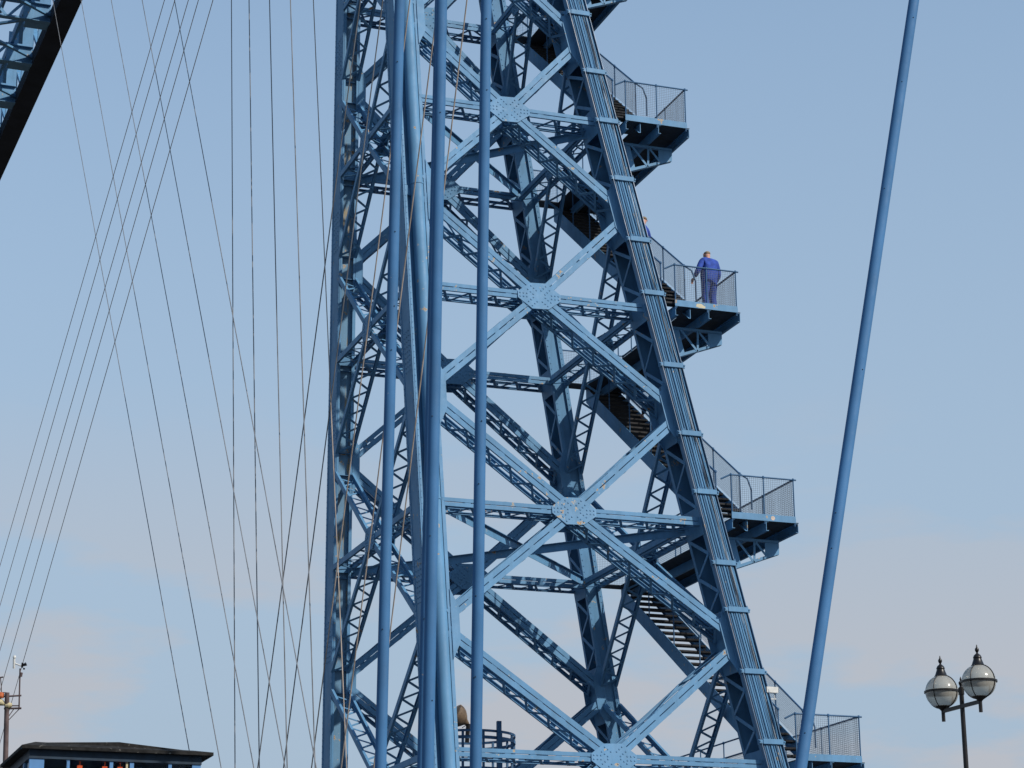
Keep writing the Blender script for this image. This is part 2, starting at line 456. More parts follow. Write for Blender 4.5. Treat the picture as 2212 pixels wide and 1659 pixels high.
def gram(n, a): return (n - a * n.dot(a)).normalized()
def laced(name, P0, P1, n, s, cw, pitch, lw, groove=True, bonus=1.0, out=1, lip=.05):
    """built-up brace: two chords (each a pair of strips with stitch plates between) joined by lacing bars"""
    a = (P1 - P0).normalized(); n = gram(n, a); m = a.cross(n).normalized()
    if m.z < 0: m = -m
    ln = (P1 - P0).length
    mb = MB()
    t = .016
    for sg in (-1, 1):
        gap = .024 if sg < 0 else .07
        c0 = P0 + n * (sg * s / 2); c1 = P1 + n * (sg * s / 2)
        if groove:
            sw = (cw - gap) / 2
            for e in (-1, 1):
                o = m * (e * (gap + sw) / 2)
                mb.bar(c0 + o, c1 + o, m, n, sw, t)
            k = max(2, int(ln / .62))
            for i in range(k + 1):
                u = ln * i / k
                p = c0 + a * max(0.01, u - .075) - n * (sg * .003); q = c0 + a * min(ln - .01, u + .075) - n * (sg * .003)
                mb.bar(p, q, m, n, gap - .001, t - .008)
            for e in (-1, 1):      # inner outstanding legs of the back-to-back angles
                o = m * (e * (gap / 2 + .008)) - n * (sg * (lip / 2 + t / 2))
                mb.bar(c0 + o, c1 + o, m, n, .014, lip)
        else:
            mb.bar(c0, c1, m, n, cw, t)
        for e in (-1, 1):
            o = m * (e * (cw / 2 - .008)) - n * (sg * (lip / 2 + t / 2))
            mb.bar(c0 + o, c1 + o, m, n, .014, lip)
    part = mb.build(name, 'paint', tower)
    half = s / 2 - lip * .55
    for e in ((-1, 1) if groove else (-1,)):
        zigzag(part, P0 + a * .05, P1 - a * .05, n, half, m, e * (cw / 2 + .002), pitch if e == -1 else pitch * 4, lw, bonus if e == -1 else bonus * .3)
    return part
def hull2(pts):
    pts = sorted(set((round(p[0], 4), round(p[1], 4)) for p in pts))
    def half(ps):
        h = []
        for p in ps:
            while len(h) >= 2 and (h[-1][0] - h[-2][0]) * (p[1] - h[-2][1]) - (h[-1][1] - h[-2][1]) * (p[0] - h[-2][0]) <= 0: h.pop()
            h.append(p)
        return h
    a = half(pts); b = half(pts[::-1]); return a[:-1] + b[:-1]
Y = V((0, 1, 0)); X = V((1, 0, 0))
def gusset(C, ends, ws, rs, n, mat='paint', rivets=True, name='gusset_plate', t=.02):
    """node plate in the plane square to n through C, its edges square to the braces that meet there"""
    ax = V((0, 0, 1)); ax = gram(ax, n); bx = n.cross(ax).normalized()
    pts = []
    for E, w, r in zip(ends, ws, rs):
        d = (E - C); d = (d - n * d.dot(n)).normalized(); q = d.cross(n).normalized()
        for sg in (-1, 1):
            p = d * r + q * (sg * w / 2); pts.append((p.dot(bx), p.dot(ax)))
        if rivets:
            for u in (r - .06, r - .15, r - .24):
                for sg in (-1, 1):
                    RIV.append((C + d * u + q * (sg * w * .28) + n * t, n * 1.35))
    h = hull2(pts)
    mb = MB(); mb.poly([C + bx * p[0] + ax * p[1] for p in h], n * t)
    return mb.build(name, mat, tower)
def face(l0, l1, n, s, hor, dia, pitch, lw, lev, groove, bonus):
    for i in lev:
        zc = Z[i]
        p0 = axis(l0, zc); p1 = axis(l1, zc)
        u0 = axis(l0, mid(i - 1)) if i > -4 else axis(l0, 48.2); u1 = axis(l1, mid(i - 1)) if i > -4 else axis(l1, 48.2)
        d0 = axis(l0, mid(i)) if i < 5 else axis(l0, 0.7); d1 = axis(l1, mid(i)) if i < 5 else axis(l1, 0.7)
        C = (p0 + p1) / 2
        # crossing of the diagonals
        def cut(E):  # stop at the leg's side
            e = (C - E).normalized(); k = abs((e - n * e.dot(n)).x) if abs(n.y) > .5 else abs(e.y)
            off = (0.24 if abs(n.y) > .5 else 0.40)
            return E + e * (off / max(k, .15))
        b = bonus if 1 <= i <= 4 else bonus * .3
        for nm, E, w in (('horizontal_strut', p0, hor), ('horizontal_strut', p1, hor), ('diagonal_brace', u0, dia), ('diagonal_brace', u1, dia), ('diagonal_brace', d0, dia), ('diagonal_brace', d1, dia)):
            S = C + (E - C).normalized() * (.12 if groove else .06)
            laced(nm, S, cut(E), n, s, w, pitch, lw, groove, b)
        yield i, C, (p0, p1, u0, u1, d0, d1)
def run_faces():
    for l0, l1, bonus in (('B', 'D', 1.5), ('A', 'C', 1.0)):
        s = .80
        for i, C, ends in face(l0, l1, Y, s, .205, .265, .34, .07, range(-1, 6), True, bonus):
            fn = V((0, -1, .101)).normalized() if l0 == 'B' else V((0, -1, -.101)).normalized()
            ws = (.17, .17, .25, .25, .25, .25); rs = (.57, .57, .39, .39, .39, .39)
            Cf = C - Y * (s / 2 + .014)
            gusset(Cf, [e - Y * (s / 2 + .012) for e in ends], ws, rs, fn, 'paint_peel' if (l0, i) in (('B', 3),) else 'paint')
            Cr = C + Y * (s / 2 + .012)
            gusset(Cr, [e + Y * (s / 2 + .012) for e in ends], ws, rs, -fn, 'paint', False)
            # plates where two diagonals reach a leg
            for ll, sgn in ((l0, 1), (l1, -1)):
                zc = mid(i) if i < 5 else 1.2
                for sy in (-1, 1):
                    lo = axis(ll, zc - .85); hi = axis(ll, zc + .85)
                    hx = GAUGE[ll][0] / 2
                    mb = MB()
                    y = sy * (s / 2 + .014)
                    pts = [lo + V((sgn * (hx + .0), y, 0)), axis(ll, zc - .42) + V((sgn * (hx + .20), y, 0)), axis(ll, zc + .42) + V((sgn * (hx + .20), y, 0)), hi + V((sgn * (hx + .0), y, 0))]
                    mb.poly(pts, V((0, sy * .016, 0)))
                    mb.build('leg_gusset', 'paint', tower)
    for l0, l1, bonus in (('B', 'A', 1.35), ('D', 'C', 1.15)):
        for i, C, ends in face(l0, l1, X, .50, .15, .15, .31, .06, range(-1, 6), False, bonus):
            for sx_ in (-1, 1):
                o = X * (sx_ * (.25 + .010))
                gusset(C + o, [e + o for e in ends], (.15,) * 6, (.42,) * 6, X * sx_ , 'paint', sx_ < 0)
run_faces()
# simple braces high above the picture
for i in range(-4, -1):
    mb = MB()
    for l0, l1 in ('BD', 'AC', 'AB', 'CD'):
        zt = mid(i - 1) if i > -4 else 48.5
        mb.beam(axis(l0, mid(i)), axis(l1, zt), .2, .3); mb.beam(axis(l1, mid(i)), axis(l0, zt), .2, .3); mb.beam(axis(l0, Z[i]), axis(l1, Z[i]), .2, .3)
    mb.build('upper_bracing', 'paint', tower)
# plan bracing at every second level
for i in (1, 3, 5, -1):
    for l0, l1, dz in (('A', 'D', -.10), ('B', 'C', .12)):
        P = axis(l0, Z[i]) + V((0, 0, dz)); Q = axis(l1, Z[i]) + V((0, 0, dz))
        t = (Q - P).normalized(); P += t * .3; Q -= t * .3
        mb = MB(); mb.beam(P, Q, .012, .20); mb.beam(P + V((0, 0, .106)), Q + V((0, 0, .106)), .16, .012)
        mb.build('plan_brace', 'paint', tower)
# concrete feet
for n in 'ABCD':
    p = axis(n, 0); mb = MB()
    q = lambda r, z: [(p.x - r, p.y - r, z), (p.x + r, p.y - r, z), (p.x + r, p.y + r, z), (p.x - r, p.y + r, z)]
    mb.hexa(q(1.1, -.1), q(.85, .75)); mb.build('footing', 'concrete', tower)
# lacing bars: the 300 that show largest are parts, the rest one stuff part
BARS.sort(key=lambda b: -b[0])
for pr, par, P, Q, a, b, wa, wb in BARS[:300]:
    unit_bar('lacing_bar', 'paint', par, P, Q, a, b, wa, wb)
mb = MB()
for pr, par, P, Q, a, b, wa, wb in BARS[300:]: mb.bar(P, Q, a, b, wa, wb)
mb.build('lacing_bars', 'paint', tower, kind='stuff')
mb = MB()
for p, n in RIV:
    r = .019 * n.length; n = n.normalized(); a = n.orthogonal().normalized(); b = n.cross(a)
    vs = [p + (a * math.cos(j * math.pi / 3) + b * math.sin(j * math.pi / 3)) * r - n * .003 for j in range(6)] + [p + (a * math.cos(j * math.pi / 3) + b * math.sin(j * math.pi / 3)) * r * .6 + n * .014 for j in range(6)]
    mb.add(vs, [tuple(range(6, 12))] + [(j, (j + 1) % 6, 6 + (j + 1) % 6, 6 + j) for j in range(6)])
mb.build('rivets', 'paint', tower, kind='stuff')

# ------------------------------------------------------------------ round pipe in the recess of the near river-side leg
bp_ = thing('round_pipe', tuple(axis('B', 0.7) + V((.08, -.3, 0))), 'thick round pale blue pipe in the recess of the leg behind the poles', 'pipe')
def bpt(z): return axis('B', z) + V((.09, -.30 + .02, 0))
seg = [0.7, 7.6, 14.95, 23.25, 31, 40, 48]
for za, zb in zip(seg[:-1], seg[1:]):
    mb = MB(); mb.tube([bpt(za + .01), bpt(zb - .01)], .17, 28); smooth_by_angle(mb.build('pipe_section', 'paint', bp_))
for zc in seg[1:-1]:
    mb = MB(); t = (bpt(zc + 1) - bpt(zc)).normalized(); mb.tube([bpt(zc) - t * .02, bpt(zc) + t * .02], .182, 28); smooth_by_angle(mb.build('joint_ring', 'paint', bp_))
    c = bpt(zc - .18)
    mb = MB(); mb.box(c + V((-.38, -.02, -.12)), c + V((-.26, .12, .12))); mb.box(c + V((.22, -.02, -.12)), c + V((.32, .12, .12))); mb.box(c + V((-.30, .08, -.10)), c + V((.25, .118, .10)))
    mb.build('clamp_bracket', 'paint', bp_)

# ------------------------------------------------------------------ service pipes and cables up the right hand leg
cr = thing('service_pipe_run', tuple(axis('D', .8) + V((0, -.6, 0))), 'bundle of narrow pipes and cables clamped up the outer leg beside the landings', 'pipes')
YF = -GAUGE['D'][1] / 2 - .055
def dpt(z, x, y=0.0): return axis('D', z) + V((x, YF + y, 0))
clz = [27.09, 25.67, 24.03, 22.34, 20.88, 18.94, 17.14, 15.63, 13.83, 12.66, 11.14, 9.44]
clz = [32.3, 30.5, 28.8] + clz + [7.8, 6.1, 4.4, 2.7, 1.2]
for x, r, mat in ((-.248, .016, 'mast'), (-.205, .018, 'paint_pipe'), (-.15, .026, 'paint'), (-.085, .022, 'paint_pipe'), (-.02, .030, 'paint'), (.05, .022, 'paint'), (.11, .018, 'sheath_grey'), (.215, .018, 'paint')):
    mb = MB(); pts = []
    for k, z in enumerate([33.5] + clz + [.8]):
        pts.append(dpt(z, x + random.uniform(-.008, .008)))
    mb.tube(pts, r, 8); smooth_by_angle(mb.build('service_pipe', mat, cr))
for k in range(6):
    mb = MB(); pts = []; x = .045 + .03 * k + random.uniform(-.015, .015); zs = [33.5] + clz + [.8]
    for za, zb in zip(zs[:-1], zs[1:]):
        j = random.uniform(-.03, .03); x2 = .045 + .03 * k + random.uniform(-.025, .025)
        for u in (0, .35, .7):
            pts.append(dpt(za + (zb - za) * u, x * (1 - u) + x2 * u + j * math.sin(math.pi * u), -.012 + random.uniform(-.02, .01)))
        x = x2
    mb.tube(pts, random.choice((.010, .012, .015)), 6)
    mb.build('service_cable', random.choice(('sheath_grey', 'sheath_dark', 'paint_pipe', 'sheath_grey', 'paint')), cr)
mb = MB()
mb.hexa([dpt(.8, -.27, .05), dpt(.8, .27, .05), dpt(.8, .27, .035), dpt(.8, -.27, .035)], [dpt(33.5, -.27, .05), dpt(33.5, .27, .05), dpt(33.5, .27, .035), dpt(33.5, -.27, .035)])
mb.hexa([dpt(.8, -.285, .05), dpt(.8, -.272, .05), dpt(.8, -.272, -.06), dpt(.8, -.285, -.06)], [dpt(33.5, -.285, .05), dpt(33.5, -.272, .05), dpt(33.5, -.272, -.06), dpt(33.5, -.285, -.06)])
mb.hexa([dpt(.8, .272, .05), dpt(.8, .285, .05), dpt(.8, .285, -.05), dpt(.8, .272, -.05)], [dpt(33.5, .272, .05), dpt(33.5, .285, .05), dpt(33.5, .285, -.05), dpt(33.5, .272, -.05)])
mb.build('backing_tray', 'paint_pipe', cr)
for z in clz:
    c = dpt(z, 0)
    mb = MB()
    mb.box(c + V((-.23, -.075, -.06)), c + V((.295, -.058, .06)))
    mb.box(c + V((-.23, -.058, -.072)), c + V((.295, -.042, -.06)))
    mb.box(c + V((-.335, -.02, -.08)), c + V((-.288, .04, .05)))
    mb.box(c + V((-.33, -.06, -.05)), c + V((-.232, -.025, .035)))
    mb.box(c + V((.288, -.054, -.065)), c + V((.345, .03, .03)))
    mb.tube([c + V((-.31, -.09, .0)), c + V((-.31, .05, .0))], .02, 6)
    mb.tube([c + V((.325, -.09, .0)), c + V((.325, .05, .0))], .02, 6)
    for k in range(5): mb.tube([c + V((-.17 + .11 * k, -.066, .045)), c + V((-.17 + .11 * k, -.066, .10))], .012, 5)
    mb.build('pipe_clamp', 'paint', cr)

# ------------------------------------------------------------------ walkways, landings and stairs
def wire_panel(parent, P, Q, h0, h1, shear=True, step=.05, r=.0023, horizontal=True):
    """woven wire between two uprights: P,Q bottom line points, h0..h1 heights above it (the top follows the line)"""
    P = V(P); Q = V(Q); mb = MB(); d = Q - P; ln = d.length
    dh = V((d.x, d.y, 0)); lh = dh.length
    nrm = V((-dh.y, dh.x, 0)).normalized()
    k = max(1, int(lh / step)); u = dh.normalized()
    for i in range(1, k):
        c = P + d * (i / k)
        mb.bar(c + V((0, 0, h0)), c + V((0, 0, h1)), u, nrm, r * 2, r * 2)
    m = int((h1 - h0) / step)
    up = V((0, 0, 1))
    for j in range(1, m):
        z = h0 + j * step
        mb.bar(P + V((0, 0, z)), Q + V((0, 0, z)), up, nrm, r * 2, r * 2)
    return mb.build('wire_mesh', 'wire', parent)
def rail(parent, pts, r=.022, name='handrail'):
    mb = MB(); mb.tube(pts, r, 8); return mb.build(name, 'rail', parent)
def post(parent, p, h, r=.018):
    mb = MB(); mb.tube([p, V(p) + V((0, 0, h))], r, 8)
    mb.lathe(V(p) + V((0, 0, h - .035)), [(r + .004, 0), (r + .016, .02), (r + .016, .05), (r + .004, .07)], 8)
    return mb.build('rail_post', 'rail', parent)
WL = {0: 'highest blue steel landing, cut off by the top of the picture', 1: 'upper empty blue landing with mesh guard near the top of the tower',
      2: 'blue mesh-guarded landing on which the man in blue stands', 3: 'empty blue landing with a pale round patch on its edge, below the man',
      4: 'lowest blue mesh-guarded landing behind the leaning pole'}
SL = {0: 'topmost stair flight just below the top edge behind the outer leg', 1: 'stair flight behind the outer leg that comes down to the man on the landing',
      2: 'stair flight on which the dark-clad legs stand behind the lattice', 3: 'lowest open-tread stair flight, sky showing between its brown treads'}
for i in range(0, 5):
    z = Z[i]; xd = xR(z); w = hw(z); zd = z + .14
    yf = -w - .50; ye = w + .45
    x0 = xd + .56; x1 = xd + 2.31; xm = xd + 1.0
    wk = thing('landing', (x1 - .8, yf + .5, zd), WL[i], 'landing', 'stair landings up the tower')
    # deck: full width by the near leg, outer lane beyond
    mb = MB(); mb.box((x0, yf, zd - .02), (x1 + .08, -w + .35, zd)); mb.box((xm, -w + .352, zd - .02), (x1 + .08, ye, zd)); mb.build('deck_plate', 'grating', wk)
    for xx in (x0 + .01, (x0 + x1) / 2 + .06, x1 + .06):
        mb = MB(); y1 = ye if xx > xm else -w + .35
        mb.box((xx, yf + .004, zd - .26), (xx + .012, y1, zd - .022)); mb.box((xx + (.012 if xx < x1 else -.06), yf + .004, zd - .034), (xx + (.072 if xx < x1 else 0), y1, zd - .022)); mb.box((xx + (.012 if xx < x1 else -.06), yf + .004, zd - .26), (xx + (.072 if xx < x1 else 0), y1, zd - .248))
        mb.build('channel_joist', 'paint', wk)
    mb = MB(); mb.box((x0, yf - .012, zd - .015), (x1, yf - .002, zd + .15)); tb = mb.build('toe_board', 'paint', wk)
    if i in (2, 3):
        px = x0 + (.72 if i == 2 else 1.12)
        mb = MB(); mb.lathe((px, yf - .0125, zd + (.06 if i == 2 else .065)), [(.055, 0), (.055, .003)], 14, V((0, -1, 0))) if i == 3 else mb.poly([(px - .14, yf - .0125, zd + .02), (px - .12, yf - .0125, zd + .10), (px, yf - .0125, zd + .11), (px + .13, yf - .0125, zd + .04), (px + .10, yf - .0125, zd - .005), (px - .05, yf - .0125, zd - .002)], V((0, -.003, 0)))
        tag(mb.build('bare_patch', plain('bare_primer', (.50, .40, .33) if i == 3 else (.48, .43, .30), .7, .2, 15), wk), 'pale patch of missing paint')
    mb = MB(); mb.box((x1 + .002, yf, zd), (x1 + .012, ye, zd + .10)); mb.build('toe_board', 'paint', wk)
    hr = 1.10
    fp = [x0 + .02, (x0 + x1) / 2 + .03, x1 - .02]
    for k, xx in enumerate(fp):
        post(wk, (xx, yf + .012, zd - .1), hr + .1)
    rail(wk, [(x0 + .02 - .26, yf + .05, zd + hr - .12), (x0 - .02, yf + .02, zd + hr - .01), (x0 + .03, yf + .012, zd + hr), (x1 + .06, yf + .012, zd + hr)])
    for a_, b_ in zip(fp[:-1], fp[1:]): wire_panel(wk, (a_, yf + .03, zd), (b_, yf + .03, zd), .10, hr)
    ny = 5
    ys = [yf + .02 + (ye - yf - .04) * k / ny for k in range(ny + 1)]
    for yy in ys[1:]: post(wk, (x1 - .02, yy, zd - .05), hr + .05)
    rail(wk, [(x1 - .02, yf, zd + hr), (x1 - .02, ye, zd + hr)], .025)
    for a_, b_ in zip(ys[:-1], ys[1:]): wire_panel(wk, (x1 - .04, a_, zd), (x1 - .04, b_, zd), .05, hr)
    # far end guard
    rail(wk, [(xm - .6, ye - .02, zd + hr), (x1 - .02, ye - .02, zd + hr)])
    post(wk, (xm - .6, ye - .02, zd - .05), hr + .05)
    wire_panel(wk, (xm - .6, ye - .03, zd), (x1, ye - .03, zd), .05, hr)
    mb = MB(); mb.box((xm - .65, ye - .5, zd - .02), (xm - .002, ye, zd - .001)); mb.build('deck_plate', 'grating', wk)
    # inner guard of the outer lane
    ya = -w + 1.15
    rail(wk, [(xm + .03, ya, zd + .35), (xm + .03, ya + .01, zd + .75), (xm + .03, ya + .12, zd + 1.0), (xm + .03, ya + .35, zd + hr), (xm + .03, w - 1.2, zd + hr)])
    for k in range(5):
        yy = ya + .5 + k * (2 * w - 2.6) / 4.4; post(wk, (xm + .03, yy, zd), hr)
    # brackets under the landing
    for yb in (yf + .80,):
        xb = xd + .13; mb = MB()
        if yb < 0: mb.poly([(xb + .26, yb, zd - .30), (xb + .86, yb, zd - .30), (xb + 1.02, yb, zd - .98), (xb + .45, yb, zd - 1.27)], V((0, .014, 0)))
        if yb < 0: mb.build('bracket_plate', 'paint', wk)
        mb = MB(); c0 = V((xb + .42, yb, zd - 1.27)); c1 = V((xb + 2.06, yb, zd - .66))
        mb.beam(c0 + V((0, .03, 0)), c1 + V((0, .03, 0)), .10, .014); mb.beam(c0 + V((0, -.014, .04)), c1 + V((0, -.014, .04)), .012, .085)
        mb.build('bracket_chord', 'paint', wk)
        mb = MB(); mb.beam((xb + .30, yb + .02, zd - .33), (xb + 2.08, yb + .02, zd - .33), .10, .06); mb.build('bracket_chord', 'paint', wk)
        mb = MB(); mb.poly([(xb + 1.70, yb, zd - .36), (xb + 2.09, yb, zd - .36), (xb + 2.09, yb, zd - .62), (xb + 1.70, yb, zd - .76)], V((0, .012, 0))); mb.build('bracket_plate', 'paint', wk)
        for xa, xb_ in ((.92, 1.38), (1.40, 1.38), (1.42, 1.72)):
            pb = V((xb + xb_, yb - .02, zd - 1.27 + (xb_ - .42) * .372)); pa = V((xb + xa, yb - .02, zd - .36))
            if abs(xa - 1.42) < .01: pb = V((xb + 1.74, yb - .02, zd - .74))
            mb = MB(); mb.beam(pa, pb, .012, .055, V((0, 1, 0)).cross((pb - pa).normalized())); mb.build('bracket_web', 'paint', wk)
    # edge beam in the outer face of the tower carrying the inner edge of the lane
    mb = MB(); mb.box((xd - .30, -w + .62, z - .02), (xd - .286, w - .5, z + .12)); mb.build('edge_beam', 'paint', wk)
    # stair from the far end of this level down to the near end of the next
    if i < 4:
        zb = Z[i + 1] + .14; xs = xR(Z[i + 1]) + .02; ws = .97
        yt = hw(Z[i]) + .45; yb = -hw(Z[i + 1]) - .46
        st = thing('stair_flight', (xs + ws / 2, yb, zb), SL[i], 'stairs', 'stair flights inside the tower')
        Pt = V((xs, yt, zd)); Pb = V((xs, yb, zb)); dv = Pt - Pb
        for xx, wd in ((xs, .40), (xs + ws, .30)):
            o = V((xx - xs, 0, 0)); mb = MB()
            q = lambda P, h: [P + o + V((0, 0, -h)), P + o + V((.014, 0, -h)), P + o + V((.014, 0, .06)), P + o + V((0, 0, .06))]
            Pn = Pb + dv * (1.06 / dv.y) if xx == xs else Pb
            A_ = q(Pn, wd); B_ = q(Pt, wd); mb.hexa(A_, B_)
            e = .055 if xx == xs else -.055
            mb.hexa([Pn + o + V((min(0, e) + (.014 if e > 0 else 0), 0, -wd)), Pn + o + V((max(0, e) + (.014 if e > 0 else 0), 0, -wd)), Pn + o + V((max(0, e) + (.014 if e > 0 else 0), 0, -wd + .012)), Pn + o + V((min(0, e) + (.014 if e > 0 else 0), 0, -wd + .012))],
                    [Pt + o + V((min(0, e) + (.014 if e > 0 else 0), 0, -wd)), Pt + o + V((max(0, e) + (.014 if e > 0 else 0), 0, -wd)), Pt + o + V((max(0, e) + (.014 if e > 0 else 0), 0, -wd + .012)), Pt + o + V((min(0, e) + (.014 if e > 0 else 0), 0, -wd + .012))])
            mb.build('stringer', 'paint', st)
        nt_ = 26; Pn_y = Pb.y + 1.2
        for k in range(nt_):
            c = Pb + dv * ((k + .6) / nt_)
            unit_bar('tread', 'tread', st, c + V((.02 if c.y > Pn_y else .32, 0, -.03)), c + V((ws - .005, 0, -.03)), V((0, 1, 0)), V((0, 0, 1)), .27, .045)
        # outer guard all the way, inner guard low down
        for xo, u0, u1 in ((ws + .0, .04, .97), (.31, .04, .40), (.03, .45, .97)):
            o = V((xo, 0, 0)); a_ = Pb + dv * u0 + o; b_ = Pb + dv * u1 + o; hh = 1.02
            pts = [a_ + V((0, 0, hh)), b_ + V((0, 0, hh))]
            if xo == ws: pts = [a_ + V((.30, -.02, .12)), a_ + V((.30, -.02, .62)), a_ + V((.20, -.02, .90))] + pts
            rail(st, pts)
            k = max(2, int(round((b_ - a_).length / 1.7)))
            for j in range(k + 1): post(st, a_ + (b_ - a_) * (j / k), hh)
            for j in range(k if xo > .1 else 0):
                wire_panel(st, a_ + (b_ - a_) * (j / k), a_ + (b_ - a_) * ((j + 1) / k), .12, hh)

# ------------------------------------------------------------------ security camera
c = V((8.02, -4.9, 10.66))
cc = thing('security_camera', tuple(c), 'small white box security camera on an arm from the outer leg', 'camera')
mb = MB(); mb.box(c + V((-.15, -.07, -.02)), c + V((.15, .07, .12))); o = mb.build('camera_body', 'white', cc)
mb = MB(); mb.box(c + V((.151, -.06, -.01)), c + V((.16, .06, .10))); mb.build('lens_window', 'black', cc)
mb = MB(); mb.beam(c + V((-.28, .1, -.16)), c + V((.12, 0, -.16)), .03); mb.tube([c + V((-.10, 0, -.16)), c + V((-.10, 0, -.02))], .012, 6); mb.tube([c + V((.08, 0, -.16)), c + V((.08, 0, -.02))], .012, 6); mb.build('camera_arm', 'white', cc)

# ------------------------------------------------------------------ round railed cage and domed lamp beyond the tower
rc = thing('round_cage', (5.2, 9.3, 9.0), 'round blue railing cage with a square post beyond the tower', 'railing')
cc_ = V((5.15, 9.35, 0)); rad = 1.38
def ring(z, h, t=.03, n=40):
    mb = MB()
    for k in range(n):
        a0 = 2 * math.pi * k / n; a1 = 2 * math.pi * (k + 1) / n
        q = lambda a, r: cc_ + V((math.cos(a) * r, math.sin(a) * r, z))
        mb.hexa([q(a0, rad - t), q(a0, rad), q(a1, rad), q(a1, rad - t)], [p + V((0, 0, h)) for p in (q(a0, rad - t), q(a0, rad), q(a1, rad), q(a1, rad - t))])
    return mb
for z_, h_ in ((11.40, .07), (11.20, .09), (10.58, .07), (10.30, .10)): ring(z_, h_).build('hoop', 'rail', rc)
for k in range(14):
    a = 2 * math.pi * (k + .5) / 14; mb = MB(); p = cc_ + V((math.cos(a), math.sin(a), 0)) * (rad - .04)
    mb.beam(p + V((0, 0, 10.3)), p + V((0, 0, 11.42)), .06); mb.build('upright', 'rail', rc)
mb = MB(); mb.beam((5.62, 8.0, 9.6), (5.62, 8.0, 11.72), .12); mb.build('square_post', 'rail', rc)
mb = MB(); mb.lathe(cc_ + V((0, 0, 10.2)), [(rad, 0), (rad, .08)], 36); mb.build('floor_plate', 'rail', rc)
mb = MB(); mb.tube([cc_ + V((0, 0, 0)), cc_ + V((0, 0, 10.2))], .35, 16); mb.build('column', 'rail', rc)
dl = thing('dome_lamp', (4.85, 8.9, 11.4), 'brown dome shaped lamp on a short dark post behind the thick pipe', 'lamp')
mb = MB(); ax = V((.86, 0, -.5)).normalized()
mb.lathe(V((4.62, 8.9, 11.96)), [(.30, -.10), (.35, -.06), (.335, .05), (.285, .16), (.19, .26), (.10, .33), (.055, .41), (.02, .45)], 24, ax)
smooth_by_angle(mb.build('dome', 'dome', dl))
mb = MB(); mb.tube([(4.95, 8.9, 11.2), (4.99, 8.9, 11.74)], .065, 10); mb.build('post', 'black', dl)
mb = MB(); mb.tube([(4.80, 8.9, 11.62), (4.98, 8.9, 11.74)], .012, 5); mb.tube([(5.16, 8.9, 11.64), (4.98, 8.9, 11.74)], .012, 5); mb.build('stay', 'black', dl)

# ------------------------------------------------------------------ steel poles in front of the tower
def pole(base, top, r0, r1, label):
    o = thing('steel_pole', base, label, 'pole', 'thick blue poles in front of the tower')
    mb = MB(); k = 6
    mb.tube([V(base).lerp(V(top), j / k) for j in range(k + 1)], [r0 + (r1 - r0) * j / k for j in range(k + 1)], 32)
    smooth_by_angle(mb.build('shaft', 'pole', o))
    mb = MB(); bv = V(base); tv = V(top)
    for u in [random.uniform(.1, .95) for _ in range(9)]:
        p = bv.lerp(tv, u); d_ = (CAM - p); d_.z = 0; a0 = math.atan2(d_.y, d_.x) + random.uniform(-.6, .6); e = V((math.cos(a0), math.sin(a0), 0))
        mb.lathe(p + e * (r0 - .008), [(.009, 0), (.009, .014), (.004, .018)], 6, e)
    mb.build('stud', 'hut_dark', o)
    mb = MB(); mb.lathe(base, [(r0 * 2.2, 0), (r0 * 2.2, .03), (r0 * 1.1, .04), (r0 * 1.04, .2)], 20); mb.build('base_plate', 'pole', o)
    return o
pole((-8.437, -27.1, 0), (-8.05, -27.1, 24), .0735, .0715, 'leftmost thick blue pole, standing clear of the others')
pole((-7.742, -26.6, 0), (-7.289, -26.6, 24), .074, .072, 'thick blue pole half hidden behind the pole left of the round pipe')
pole((-7.872, -27.29, 0), (-7.51, -27.29, 24), .0775, .076, 'front one of the two overlapping thick blue poles beside the round pipe')
pole((-7.322, -27.5, 0), (-6.914, -27.5, 24), .0765, .0725, 'thick blue pole crossing the braces right of the round pipe')
a = V((-3.86, -29.77, 5.27)); b = V((-.59, -28.01, 16.81)); d_ = (b - a) / (b.z - a.z)
pole(tuple(a - d_ * a.z), tuple(b + d_ * 7), .0755, .0755, 'long blue pole leaning to the right against open sky')

# ------------------------------------------------------------------ hanging cables
def cable(p, q, r, mat, label, group, ext0=0.0, ext1=0.0, sag=0.0):
    p = V(p); q = V(q); d = q - p; P = p - d * ext0; Q = q + d * ext1
    mb = MB(); k = 10
    pts = [P.lerp(Q, j / k) + V((0, 0, -sag * math.sin(math.pi * j / k))) for j in range(k + 1)]
    mb.tube(pts, r, 6)
    o = mb.build('steel_cable', mat)
    # put the origin at the lower end
    low = min(pts, key=lambda v: v.z).copy()
    o.data.transform(Matrix.Translation(-low)); o.location = low
    return tag(o, label, 'cable', group)
def upx(px, py, x):
    d = FW + RT * ((px * .8848 - 1106) / 5011.17) - UP * ((py * .8848 - 829.5) / 5011.17)
    t = (x - CAM.x) / d.x
    return CAM + d * t
ords = ['leftmost', 'second from left', 'middle', 'second from right', 'rightmost']
for k, (xa, xb, yb) in enumerate([(401.6, 0, 1381), (427, 0, 1478), (460, 0, 1587), (484.5, 25, 1600), (520, 61, 1600)]):
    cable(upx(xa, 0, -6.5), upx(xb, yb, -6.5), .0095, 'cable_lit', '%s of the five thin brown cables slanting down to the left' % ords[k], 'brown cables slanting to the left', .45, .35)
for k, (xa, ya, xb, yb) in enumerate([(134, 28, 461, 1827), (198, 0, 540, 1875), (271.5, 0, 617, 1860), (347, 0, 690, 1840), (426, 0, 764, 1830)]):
    cable(upx(xa, ya, -4.5), upx(xb, yb, -4.5), .0125, 'cable_dark', '%s of the five dark cables slanting down to the right' % ords[k], 'dark cables slanting to the right', .12 if k == 0 else .3, .12)
